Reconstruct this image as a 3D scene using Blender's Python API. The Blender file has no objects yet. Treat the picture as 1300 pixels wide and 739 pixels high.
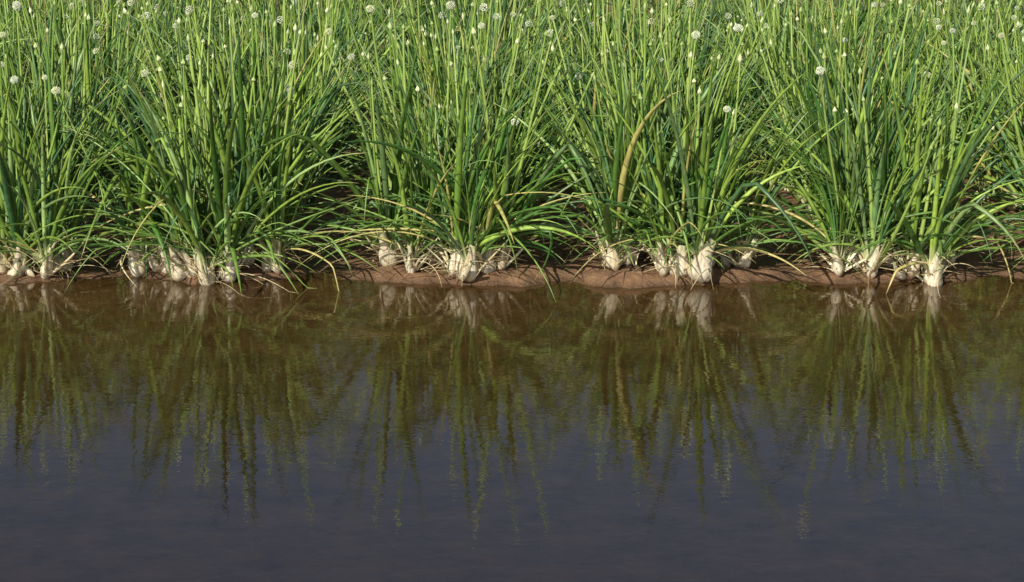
import bpy, math, numpy as np
from mathutils import Vector
rng=np.random.default_rng(11)
scene=bpy.context.scene
scene.view_settings.view_transform='Standard'
scene.view_settings.look='None'
scene.view_settings.exposure=0

# ---------------------------------------------------------------- beds / ground function
BEDS=[-3.85,-2.95,-2.06,-1.17,-0.22,0.64,1.54,2.44,3.34,4.24]
BEDA=np.array(BEDS)
_w=np.random.default_rng(3)
_waves=[]
for o,(f,a) in enumerate([(2.0,1),(3.7,.7),(7,.5),(13,.40),(24,.36),(45,.28),(80,.2),(150,.1)]):
    for k in range(5):
        an=_w.uniform(0,math.pi); _waves.append((f*math.cos(an)*_w.uniform(.8,1.2),f*math.sin(an)*_w.uniform(.8,1.2),_w.uniform(0,6.28),a))
def fn(x,y,lo=0,hi=99):
    r=0
    for fx,fy,p,a in _waves[lo*5:hi*5]: r=r+a*np.sin(fx*x+fy*y+p)
    return r*0.25
def sst(a,b,x):
    t=np.clip((x-a)/(b-a),0,1); return t*t*(3-2*t)
def ground(x,y):
    x=np.asarray(x,float); y=np.asarray(y,float)
    d=np.min(np.abs(x[...,None]-BEDA),axis=-1)
    d=np.where((x>4.7)|(x<-4.3),0.45*np.abs(np.sin(x*math.pi/0.9)),d)
    bed=1-sst(0.24,0.45,d)
    n=fn(x,y)
    shore=-0.20+0.06*fn(x*1.7,y*0+1.3,0,7) + 0.06*(1-bed)
    front=sst(shore-0.12,shore+0.12,y)
    land=0.014+0.018*bed+0.04*sst(0.1,1.2,y)+0.017*n
    deep=-0.10+0.015*n
    h=deep+(land-deep)*front
    nb=np.clip((-5.9-y)/1.3,0,1)
    nb=nb*nb*(3-2*nb)
    return h+(0.30+0.03*n)*nb

def axis(lo,hi,step,far):
    c=list(np.arange(lo,hi+1e-6,step)); s=step; a=c[-1]
    while a<far: s*=1.35; a+=s; c.append(a)
    s=step; a=c[0]; pre=[]
    while a>-far: s*=1.35; a-=s; pre.append(a)
    return np.array(pre[::-1]+c)

def mesh_obj(name,V,F,cols=None,mat=None,smooth=True,parent=None):
    me=bpy.data.meshes.new(name)
    V=np.ascontiguousarray(V,dtype=np.float32).reshape(-1,3)
    F=np.ascontiguousarray(F,dtype=np.int32); k=F.shape[1]; n=len(F)
    me.vertices.add(len(V)); me.vertices.foreach_set('co',V.ravel())
    me.loops.add(n*k); me.loops.foreach_set('vertex_index',F.ravel())
    me.polygons.add(n); me.polygons.foreach_set('loop_start',np.arange(0,n*k,k,dtype=np.int32))
    me.update(calc_edges=True)
    me.polygons.foreach_set('use_smooth',np.full(n,smooth))
    if cols is not None:
        at=me.color_attributes.new('Col','FLOAT_COLOR','POINT')
        c=np.ones((len(V),4),dtype=np.float32); c[:,:3]=cols.reshape(-1,3)
        at.data.foreach_set('color',c.ravel())
    if mat: me.materials.append(mat)
    ob=bpy.data.objects.new(name,me); scene.collection.objects.link(ob)
    if parent: ob.parent=parent
    return ob

# ---------------------------------------------------------------- materials
def newmat(name):
    m=bpy.data.materials.new(name); m.use_nodes=True
    nt=m.node_tree; nt.nodes.clear()
    out=nt.nodes.new('ShaderNodeOutputMaterial'); return m,nt,out
def N(nt,t,**kw):
    n=nt.nodes.new(t)
    for k,v in kw.items(): setattr(n,k,v)
    return n
def plant_mat(name,rough,nscale,lo,hi,spec=0.5):
    m,nt,out=newmat(name); L=nt.links
    at=N(nt,'ShaderNodeAttribute',attribute_name='Col')
    tc=N(nt,'ShaderNodeTexCoord')
    no=N(nt,'ShaderNodeTexNoise'); no.inputs['Scale'].default_value=nscale; no.inputs['Detail'].default_value=1
    mp=N(nt,'ShaderNodeMapping'); mp.inputs['Scale'].default_value=(1,1,0.25)
    L.new(tc.outputs['Object'],mp.inputs[0]); L.new(mp.outputs[0],no.inputs['Vector'])
    mr=N(nt,'ShaderNodeMapRange'); mr.inputs['From Min'].default_value=.3; mr.inputs['From Max'].default_value=.7
    mr.inputs['To Min'].default_value=lo; mr.inputs['To Max'].default_value=hi
    L.new(no.outputs['Fac'],mr.inputs['Value'])
    vm=N(nt,'ShaderNodeVectorMath',operation='SCALE')
    L.new(at.outputs['Color'],vm.inputs[0]); L.new(mr.outputs[0],vm.inputs['Scale'])
    p=N(nt,'ShaderNodeBsdfPrincipled'); p.inputs['Roughness'].default_value=rough
    p.inputs['Specular IOR Level'].default_value=spec
    L.new(vm.outputs[0],p.inputs['Base Color'])
    L.new(p.outputs[0],out.inputs[0])
    return m
M_leaf=plant_mat('onion_leaf',0.35,55,0.75,1.25,0.38)
M_stalk=plant_mat('onion_flower_stalk',0.42,40,0.85,1.15,0.3)
M_head=plant_mat('onion_flower',0.7,200,0.85,1.1,0.2)
M_bulb=plant_mat('onion_bulb_skin',0.5,110,0.62,1.08,0.4)
M_dry=plant_mat('dry_leaf',0.7,120,0.6,1.2,0.2)

def mud():
    m,nt,out=newmat('mud_soil'); L=nt.links
    tc=N(nt,'ShaderNodeTexCoord'); g=N(nt,'ShaderNodeNewGeometry')
    n1=N(nt,'ShaderNodeTexNoise'); n1.inputs['Scale'].default_value=11; n1.inputs['Detail'].default_value=9; n1.inputs['Roughness'].default_value=.72
    L.new(tc.outputs['Object'],n1.inputs['Vector'])
    cr=N(nt,'ShaderNodeValToRGB')
    cr.color_ramp.elements[0].position=.3; cr.color_ramp.elements[0].color=(.12,.062,.030,1)
    cr.color_ramp.elements[1].position=.72; cr.color_ramp.elements[1].color=(.36,.205,.105,1)
    L.new(n1.outputs['Fac'],cr.inputs[0])
    sp=N(nt,'ShaderNodeSeparateXYZ'); L.new(g.outputs['Position'],sp.inputs[0])
    wet=N(nt,'ShaderNodeMapRange'); wet.inputs['From Min'].default_value=0.002; wet.inputs['From Max'].default_value=0.022
    wet.inputs['To Min'].default_value=.55; wet.inputs['To Max'].default_value=1
    L.new(sp.outputs['Z'],wet.inputs['Value'])
    vm=N(nt,'ShaderNodeVectorMath',operation='SCALE'); L.new(cr.outputs[0],vm.inputs[0]); L.new(wet.outputs[0],vm.inputs['Scale'])
    ro=N(nt,'ShaderNodeMapRange'); ro.inputs['From Min'].default_value=.55; ro.inputs['From Max'].default_value=1
    ro.inputs['To Min'].default_value=.3; ro.inputs['To Max'].default_value=.85
    L.new(wet.outputs[0],ro.inputs['Value'])
    n2=N(nt,'ShaderNodeTexNoise'); n2.inputs['Scale'].default_value=48; n2.inputs['Detail'].default_value=7; n2.inputs['Roughness'].default_value=.65
    L.new(tc.outputs['Object'],n2.inputs['Vector'])
    b=N(nt,'ShaderNodeBump'); b.inputs['Strength'].default_value=1; b.inputs['Distance'].default_value=.02
    L.new(n2.outputs['Fac'],b.inputs['Height'])
    p=N(nt,'ShaderNodeBsdfPrincipled'); L.new(vm.outputs[0],p.inputs['Base Color']); L.new(ro.outputs[0],p.inputs['Roughness']); L.new(b.outputs[0],p.inputs['Normal'])
    L.new(p.outputs[0],out.inputs[0]); return m
M_mud=mud()

def water():
    m,nt,out=newmat('muddy_water'); L=nt.links
    tc=N(nt,'ShaderNodeTexCoord')
    mp=N(nt,'ShaderNodeMapping'); mp.inputs['Scale'].default_value=(1,1.8,1)
    L.new(tc.outputs['Object'],mp.inputs[0])
    w1=N(nt,'ShaderNodeTexNoise'); w1.inputs['Scale'].default_value=6; w1.inputs['Detail'].default_value=2; w1.inputs['Distortion'].default_value=.4
    w2=N(nt,'ShaderNodeTexNoise'); w2.inputs['Scale'].default_value=32; w2.inputs['Detail'].default_value=2
    L.new(mp.outputs[0],w1.inputs['Vector']); L.new(mp.outputs[0],w2.inputs['Vector'])
    b1=N(nt,'ShaderNodeBump'); b1.inputs['Strength'].default_value=1; b1.inputs['Distance'].default_value=.0009
    b2=N(nt,'ShaderNodeBump'); b2.inputs['Strength'].default_value=1; b2.inputs['Distance'].default_value=.00027
    L.new(w1.outputs['Fac'],b1.inputs['Height']); L.new(w2.outputs['Fac'],b2.inputs['Height']); L.new(b1.outputs[0],b2.inputs['Normal'])
    n1=N(nt,'ShaderNodeTexNoise'); n1.inputs['Scale'].default_value=6; n1.inputs['Detail'].default_value=10; n1.inputs['Roughness'].default_value=.8
    L.new(tc.outputs['Object'],n1.inputs['Vector'])
    cr=N(nt,'ShaderNodeValToRGB')
    cr.color_ramp.elements[0].position=.36; cr.color_ramp.elements[0].color=(.054,.028,.009,1)
    cr.color_ramp.elements[1].position=.66; cr.color_ramp.elements[1].color=(.120,.066,.022,1)
    L.new(n1.outputs['Fac'],cr.inputs[0])
    # brown water colour at full strength by the bank, scaled darker away from it
    sp=N(nt,'ShaderNodeSeparateXYZ'); L.new(tc.outputs['Object'],sp.inputs[0])
    bankfade=N(nt,'ShaderNodeMapRange'); bankfade.inputs['From Min'].default_value=-2.3; bankfade.inputs['From Max'].default_value=-.4
    bankfade.inputs['To Min'].default_value=.46; bankfade.inputs['To Max'].default_value=1.0; L.new(sp.outputs['Y'],bankfade.inputs['Value'])
    vm=N(nt,'ShaderNodeVectorMath',operation='SCALE'); L.new(cr.outputs[0],vm.inputs[0]); L.new(bankfade.outputs[0],vm.inputs['Scale'])
    d=N(nt,'ShaderNodeBsdfDiffuse'); L.new(vm.outputs[0],d.inputs['Color'])
    t=N(nt,'ShaderNodeBsdfTransparent'); t.inputs[0].default_value=(.7,.5,.3,1)
    mx=N(nt,'ShaderNodeMixShader'); mx.inputs[0].default_value=.82; L.new(t.outputs[0],mx.inputs[1]); L.new(d.outputs[0],mx.inputs[2])
    gl=N(nt,'ShaderNodeBsdfGlossy'); gl.inputs['Roughness'].default_value=.004; L.new(b2.outputs[0],gl.inputs['Normal'])
    fr=N(nt,'ShaderNodeFresnel'); fr.inputs['IOR'].default_value=2.0; L.new(b1.outputs[0],fr.inputs['Normal'])
    m2=N(nt,'ShaderNodeMixShader'); L.new(fr.outputs[0],m2.inputs[0]); L.new(mx.outputs[0],m2.inputs[1]); L.new(gl.outputs[0],m2.inputs[2])
    L.new(m2.outputs[0],out.inputs[0]); return m
M_water=water()

# ---------------------------------------------------------------- ground + water
xs=axis(-3.6,3.6,.014,600); ys=axis(-0.45,0.6,.009,600)
X,Y=np.meshgrid(xs,ys); Z=ground(X,Y)
ny,nx=X.shape; idx=np.arange(nx*ny).reshape(ny,nx)
F=np.stack([idx[:-1,:-1],idx[:-1,1:],idx[1:,1:],idx[1:,:-1]],-1).reshape(-1,4)
mesh_obj('ground',np.stack([X,Y,Z],-1),F,None,M_mud)
mesh_obj('water',[(-500,-7.3,0),(500,-7.3,0),(500,1.0,0),(-500,1.0,0)],[[0,1,2,3]],None,M_water,False)

# ---------------------------------------------------------------- vectorised tubes
def tubes(base,az,th0,th1,p,L,r,prof,S,twist=None,kinkpos=None,kinkang=None,flat=1.0,clamp=True):
    n=len(base); K=len(prof); s=np.linspace(0,1,K)[None,:]
    th=th0[:,None]+(th1-th0)[:,None]*s**p
    if kinkpos is not None: th=th+kinkang[:,None]*sst(0,.08,s-kinkpos[:,None])
    a=az[:,None]+(twist[:,None]*s if twist is not None else 0)
    a=np.broadcast_to(a,(n,K))
    d=np.stack([np.sin(th)*np.cos(a),np.sin(th)*np.sin(a),np.cos(th)],-1)
    st=(L/(K-1))[:,None,None]
    pos=np.concatenate([np.zeros((n,1,3)),np.cumsum(d[:,:-1]*st,axis=1)],1)+base[:,None,:]
    R=r[:,None]*(prof[None,:] if prof.ndim==1 else prof)
    if clamp:
        g=np.maximum(ground(pos[...,0],pos[...,1]),0.0)+R*0.6
        g[:,0:2]=-9
        pos[...,2]=np.maximum(pos[...,2],g)
    t=np.gradient(pos,axis=1); t/=np.linalg.norm(t,axis=-1,keepdims=True)+1e-9
    side=np.stack([-np.sin(a),np.cos(a),np.zeros_like(a)],-1)
    nn=np.cross(side,t); nn/=np.linalg.norm(nn,axis=-1,keepdims=True)+1e-9
    ph=np.linspace(0,2*math.pi,S,endpoint=False)
    V=pos[:,:,None,:]+R[:,:,None,None]*(np.cos(ph)[None,None,:,None]*side[:,:,None,:]+flat*np.sin(ph)[None,None,:,None]*nn[:,:,None,:])
    i=np.arange(n*K*S).reshape(n,K,S); j=np.roll(i,-1,axis=2)
    F=np.stack([i[:,:-1],j[:,:-1],j[:,1:],i[:,1:]],-1).reshape(-1,4)
    return V,F,pos
class Acc:
    def __init__(s): s.V=[];s.F=[];s.C=[];s.n=0
    def add(s,V,F,C):
        V=V.reshape(-1,3); s.V.append(V); s.F.append(F+s.n); s.C.append(C.reshape(-1,3)); s.n+=len(V)
    def make(s,name,mat,parent,smooth=True):
        if s.n: return mesh_obj(name,np.concatenate(s.V),np.concatenate(s.F),np.concatenate(s.C),mat,smooth,parent)

def interp(K,pts):
    return np.interp(np.linspace(0,1,K),[a for a,b in pts],[b for a,b in pts])
LEAFP=[(0,.75),(.08,.7),(.3,1),(.55,.85),(.8,.5),(.94,.22),(1,.04)]
def lerp(a,b,t): return a+(b-a)*t
def leafcol(n,K,S,base,pale=0.10,tip=True):
    s=np.linspace(0,1,K)[None,:,None]
    c=np.broadcast_to(base[:,None,:],(n,K,3)).copy()
    pl=pale*rng.uniform(.6,1.5,(n,1,1))
    pc=np.array([.66,.64,.38]); c=lerp(pc,c,np.clip(s/pl,0,1)**1.2)
    if tip is not None:
        tm=(rng.random((n,1,1))<.22)*sst(.86,1,s); c=lerp(c,np.array([.45,.36,.15]),tm)
    return np.broadcast_to(c[:,:,None,:],(n,K,S,3))

def umbel(nf,sz,lo=False):
    i=np.arange(nf)+.5; ph=np.arccos(1-2*i/nf); th=math.pi*(1+5**.5)*i
    d=np.stack([np.cos(th)*np.sin(ph),np.sin(th)*np.sin(ph),np.cos(ph)],-1)
    V=[];F=[];C=[]
    m=3 if lo else 4
    for k in range(nf):
        z=d[k]; u=np.cross(z,[.3,.5,.81]); u/=np.linalg.norm(u); v=np.cross(z,u)
        rr=1+.12*math.sin(k*7.3); b=len(V)
        V+= [z*(rr-.42)]+[z*(rr-.08)+sz*(math.cos(q)*u+math.sin(q)*v) for q in [2*math.pi*j/m for j in range(m)]]+[z*(rr+.05)]
        w=np.array([.80,.82,.62]) if k%4 else np.array([.56,.64,.32])
        C+=[np.array([.46,.54,.26])]+[w]*m+[w*1.1]
        for q in range(m):
            F.append([b,b+1+(q+1)%m,b+1+q]); F.append([b+m+1,b+1+q,b+1+(q+1)%m])
    return np.array(V),np.array(F),np.array(C)
UM_HI=umbel(100,.16); UM_LO=umbel(32,.27,True)

def add_heads(acc,pos,rad,tmpl):
    V0,F0,C0=tmpl
    for p,r in zip(pos,rad):
        a=rng.uniform(0,6.28); c,s_=math.cos(a),math.sin(a)
        R=np.array([[c,-s_,0],[s_,c,0],[0,0,1]])
        tint=rng.uniform(.85,1.12)*np.array([1,1,rng.uniform(.85,1.15)])
        acc.add((V0@R.T)*r*np.array([1,1,rng.uniform(.82,.98)])+p,F0,C0*tint)

def px(x): return (x-650)/325.0
FRONT={2:[(-12,.05),(10,.02),(46,-.03),(60,.08)],
       3:[(222,-.02),(240,-.03),(262,-.09),(282,-.03),(300,.10),(345,.03),(205,.06),(165,.06)],
       4:[(520,.0),(545,.10),(578,-.06),(596,-.09),(612,-.01),(636,.0),(490,.10)],
       5:[(782,.0),(800,.08),(845,-.06),(866,-.04),(888,-.08),(905,.06),(950,.06)],
       6:[(1072,-.05),(1095,.07),(1112,-.05),(1140,.08),(1166,-.03),(1188,-.06),(1215,.07)]}

def build_bed(bi,xc):
    root=bpy.data.objects.new('onion_plant_row',None); scene.collection.objects.link(root)
    A={k:Acc() for k in('leaves','flower_stalks','flower_heads','bulbs','dry_leaves')}
    P=[]
    if bi in FRONT:
        for (a,y) in FRONT[bi]: P.append((px(a),y-.055,1))
    else:
        for k in range(6): P.append((xc+rng.uniform(-.24,.24),rng.uniform(-.06,.1)-.04,1))
    y=.12
    wide=abs(xc)<2.9
    while y<5.2:
        step=.11 if y<2.2 else .14
        hw=.185 if y<1.1 else .25
        for k in range(4):
            if rng.random()<.92: P.append((xc+hw*(-1+.667*k)+rng.normal(0,.03),y+rng.uniform(-.05,.05),0))
        y+=step
    P=np.array(P); px_,py_,fr=P.T
    g=ground(px_,py_)
    hi=(py_<.7)&wide
    leanx=np.clip((px_-xc)/.24,-1.3,1.3)*.24+rng.normal(0,.14,len(P))
    leany=-.30*np.clip(1-(py_+.05)/.35,0,1)+rng.normal(0,.08,len(P))
    size=rng.uniform(.85,1.18,len(P))
    for lod in (0,1):
        sel=np.where(hi if lod==0 else ~hi)[0]
        if len(sel)==0: continue
        K,S=(14,7) if lod==0 else (7,4)
        nl=rng.integers(8,13,len(sel)) if lod==0 else rng.integers(8,12,len(sel))
        nl=np.where(fr[sel]>0,nl+5,nl)
        pid=np.repeat(sel,nl); n=len(pid)
        az=rng.uniform(0,2*math.pi,n)
        spread=np.abs(rng.normal(.20,.20,n))
        outer=rng.random(n)<np.where(py_[pid]<.4,.32,.2); spread[outer]+=rng.uniform(.25,.9,outer.sum())
        vx=np.cos(az)*spread*1.3+leanx[pid]; vy=np.sin(az)*spread*.9+leany[pid]
        az=np.arctan2(vy,vx); m=np.hypot(vx,vy)
        th0=m*.6; th1=m*1.35+np.abs(rng.normal(0,.34,n))
        L=rng.uniform(.46,.88,n)*size[pid]; L[outer]*=.82
        r=(.0038+.0104*rng.random(n)**1.3)*size[pid]
        base=np.stack([px_[pid]+np.cos(az)*.016,py_[pid]+np.sin(az)*.014,g[pid]+.055*fr[pid]+.005],-1)
        kp=np.where(rng.random(n)<.2,rng.uniform(.35,.85,n),2.0); ka=rng.uniform(.4,1.9,n)
        V,F,_=tubes(base,az,th0,th1,1.5,L,r,interp(K,LEAFP),S,rng.normal(0,.35,n),kp,ka,flat=.75)
        t=rng.random((n,1))
        c=lerp(np.array([.050,.130,.022]),np.array([.26,.37,.060]),t**1.5)
        blu=rng.random((n,1))<.28; c=np.where(blu,c*np.array([1.1,1.1,2.3]),c)
        c=c*rng.uniform(.65,1.35,(n,1))
        yl=rng.random((n,1))<.02; c=np.where(yl,np.array([.42,.38,.12]),c)
        A['leaves'].add(V,F,leafcol(n,K,S,c,.12 if lod==0 else .1))
        pr=np.where(py_[sel]<.25,.5,.85)
        ss=sel[rng.random(len(sel))<pr]; ss=np.concatenate([ss,ss[rng.random(len(ss))<.25]])
        n=len(ss)
        az=rng.uniform(0,6.28,n); sp=np.abs(rng.normal(0,.15,n))
        vx=np.cos(az)*sp+leanx[ss]*.7; vy=np.sin(az)*sp+leany[ss]*.5
        az=np.arctan2(vy,vx); m=np.hypot(vx,vy)
        L=rng.uniform(.64,1.0,n); L=np.where(rng.random(n)<.2,L*.8,L)
        r=rng.uniform(.0048,.0092,n)
        base=np.stack([px_[ss]+rng.normal(0,.012,n),py_[ss]+rng.normal(0,.012,n),g[ss]],-1)
        V,F,pos=tubes(base,az,m*1.1,m*.75+rng.normal(0,.13,n),1,L,r,interp(K,[(0,.8),(.3,1.2),(.6,.8),(1,.5)]),S,rng.normal(0,.3,n),clamp=False)
        c=lerp(np.array([.17,.29,.05]),np.array([.39,.50,.13]),rng.random((n,1)))
        A['flower_stalks'].add(V,F,leafcol(n,K,S,c,.08,None))
        top=pos[:,-1]; dirn=pos[:,-1]-pos[:,-2]; dirn/=np.linalg.norm(dirn,axis=1)[:,None]
        ball=rng.random(n)<.24
        rad=rng.uniform(.010,.020,n)
        add_heads(A['flower_heads'],top[ball]+dirn[ball]*rad[ball][:,None]*.7,rad[ball],UM_HI if lod==0 else UM_LO)
        q=~ball; nb=q.sum()
        if nb:
            KB=7; pb=interp(KB,[(0,.3),(.15,.75),(.35,1),(.6,.75),(.8,.3),(1,.05)])
            a2=np.arctan2(dirn[q][:,1],dirn[q][:,0]); t2=np.arccos(np.clip(dirn[q][:,2],-1,1))
            Vb,Fb,_=tubes(top[q]-dirn[q]*.002,a2,t2,t2+rng.normal(0,.1,nb),1,rng.uniform(.018,.038,nb),rng.uniform(.005,.011,nb),pb,6,clamp=False)
            tri=np.concatenate([Fb[:,[0,1,2]],Fb[:,[0,2,3]]])
            cb=lerp(np.array([.32,.45,.12]),np.array([.76,.78,.46]),rng.random((nb,1))**1.2)
            A['flower_heads'].add(Vb,tri,np.ascontiguousarray(np.broadcast_to(cb[:,None,None,:],(nb,KB,6,3))))
    # bulbs with necks
    BP=[(0,.5),(.1,.85),(.22,1),(.36,.92),(.5,.66),(.65,.5),(1,.36)]
    def bulbset(x0,y0,z0,az,t0,t1,L,r):
        K,S=16,16; n=len(x0)
        base=np.stack([x0,y0,z0],-1)
        V,F,_=tubes(base,az,t0,t1,1,L,r,interp(K,BP),S,clamp=False)
        ce=V.mean(axis=2,keepdims=True)
        ph=np.linspace(0,2*math.pi,S,endpoint=False)[None,None,:,None]
        lump=1+.13*np.sin(2*ph+rng.uniform(0,6,(n,1,1,1)))+.09*np.sin(3*ph+rng.uniform(0,6,(n,1,1,1)))+.05*rng.normal(0,1,(n,1,S,1))
        V=ce+(V-ce)*lump
        cc=lerp(np.array([.60,.44,.24]),np.array([.93,.86,.66]),rng.random((n,1,S,1))**.5)
        cc=cc*rng.uniform(.82,1.03,(n,1,1,1))
        s=np.linspace(0,1,K)[None,:,None,None]
        cc=lerp(cc,np.array([.60,.62,.34]),sst(.7,1,s)); cc=lerp(np.array([.32,.19,.10]),cc,sst(0,.13*rng.uniform(.5,2.4,(n,1,S,1)),s))
        A['bulbs'].add(V+rng.normal(0,.0009,V.shape),F,cc)
    sel=np.where((py_<1.0))[0]; f=fr[sel]; n=len(sel)
    az=np.arctan2(leany[sel],leanx[sel]); m=np.hypot(leanx[sel],leany[sel])
    r=np.where(f>0,.022+.028*rng.random(n)**1.1,rng.uniform(.010,.018,n))
    bulbset(px_[sel],py_[sel]-.01*f,g[sel]-r*rng.uniform(0,.6,n),az,m*.8,m*1.4,np.where(f>0,rng.uniform(.14,.20,n),.10),r)
    fs=np.where(fr>0)[0]; fs=fs[rng.random(len(fs))<.6]; n=len(fs)
    r=rng.uniform(.012,.028,n); aa=rng.uniform(0,6.28,n)
    bulbset(px_[fs]+np.cos(aa)*.05,py_[fs]+np.sin(aa)*.03-.01,g[fs]-r*.4,aa,rng.uniform(.2,1.2,n),rng.uniform(-.1,.8,n),rng.uniform(.11,.18,n),r)
    # pale fleshy sheaths splaying from the exposed bulbs
    fs=np.repeat(np.where(fr>0)[0],6); n=len(fs); K,S=10,7
    az=rng.uniform(0,6.28,n)
    base=np.stack([px_[fs]+np.cos(az)*.02,py_[fs]+np.sin(az)*.02-.005,g[fs]+.01],-1)
    V,F,_=tubes(base,az,rng.uniform(.1,1.0,n),rng.uniform(.1,1.4,n),1,rng.uniform(.10,.24,n),rng.uniform(.006,.013,n),interp(K,[(0,1),(.5,.7),(1,.35)]),S,flat=.6)
    c=lerp(np.array([.64,.54,.30]),np.array([.92,.86,.60]),rng.random((n,1)))
    s=np.linspace(0,1,K)[None,:,None]; cc=lerp(c[:,None,:],np.array([.28,.38,.12]),sst(.45,1,s))
    A['bulbs'].add(V,F,np.ascontiguousarray(np.broadcast_to(cc[:,:,None,:],(n,K,S,3))))
    # dry leaves, roots and strands on mud
    fs=np.where(py_<.3)[0]; fs=np.repeat(fs,13); n=len(fs); K,S=14,5
    az=rng.uniform(0,6.28,n); az=np.where(rng.random(n)<.6,rng.uniform(-3.3,.2,n),az)
    base=np.stack([px_[fs]+rng.normal(0,.035,n),py_[fs]+rng.normal(0,.025,n),g[fs]+.01+.045*fr[fs]*rng.random(n)],-1)
    V,F,_=tubes(base,az,rng.uniform(.2,1.3,n),rng.uniform(1.5,2.2,n),.6,rng.uniform(.05,.34,n),rng.uniform(.001,.0060,n),interp(K,[(0,1),(.6,.8),(1,.1)]),S,rng.normal(0,1.1,n),flat=.3)
    c=lerp(np.array([.28,.18,.08]),np.array([.80,.68,.40]),rng.random((n,1)))
    A['dry_leaves'].add(V,F,leafcol(n,K,S,c,.01,None))
    # low sprawling green leaves over the bank and on the water
    fs=np.where(fr>0)[0]; fs=np.repeat(fs,7); n=len(fs); K,S=22,7
    az=np.where(rng.random(n)<.75,rng.choice([-.25,-2.9],n)+rng.normal(0,.32,n),rng.uniform(-math.pi,0,n))
    L=rng.uniform(.26,.78,n)*(1-.35*np.abs(np.sin(az)))
    base=np.stack([px_[fs],py_[fs],g[fs]+.07],-1)
    kp=np.where(rng.random(n)<.3,rng.uniform(.3,.7,n),2.)
    V,F,_=tubes(base,az,rng.uniform(.3,1.1,n),rng.uniform(1.3,2.4,n),.75,L,rng.uniform(.004,.0115,n),interp(K,LEAFP),S,rng.normal(0,.35,n),kp,rng.uniform(.3,.8,n),flat=.6)
    c=lerp(np.array([.055,.14,.026]),np.array([.22,.33,.065]),rng.random((n,1)))
    yl=rng.random((n,1))<.12; c=np.where(yl,np.array([.50,.43,.16]),c)
    A['leaves'].add(V,F,leafcol(n,K,S,c,.15))
    for k,mt in (('leaves',M_leaf),('flower_stalks',M_stalk),('flower_heads',M_head),('bulbs',M_bulb),('dry_leaves',M_dry)):
        A[k].make(k,mt,root,smooth=(k!='flower_heads'))
for bi,xc in enumerate(BEDS): build_bed(bi,xc)

# ---------------------------------------------------------------- light
el=math.radians(36); rot=math.radians(-150)
sd=Vector((math.sin(rot)*math.cos(el),math.cos(rot)*math.cos(el),math.sin(el)))
w=bpy.data.worlds.new('World'); scene.world=w; w.use_nodes=True
nt=w.node_tree; bg=nt.nodes['Background']; sk=nt.nodes.new('ShaderNodeTexSky'); sk.sky_type='NISHITA'; sk.sun_disc=False
sk.sun_elevation=el; sk.sun_rotation=rot; nt.links.new(sk.outputs[0],bg.inputs[0]); bg.inputs[1].default_value=.08
ld=bpy.data.lights.new('sun','SUN'); ld.energy=5.0; ld.angle=math.radians(.5); ld.color=(1,.95,.84)
lo=bpy.data.objects.new('sun',ld); scene.collection.objects.link(lo); lo.rotation_euler=sd.to_track_quat('Z','Y').to_euler()
cam=bpy.data.cameras.new('camera'); co=bpy.data.objects.new('camera',cam); scene.collection.objects.link(co)
cam.lens=72; cam.sensor_width=36; cam.clip_end=2000
co.location=(0,-8,2); co.rotation_euler=(math.radians(90-14.5),0,0)
scene.camera=co
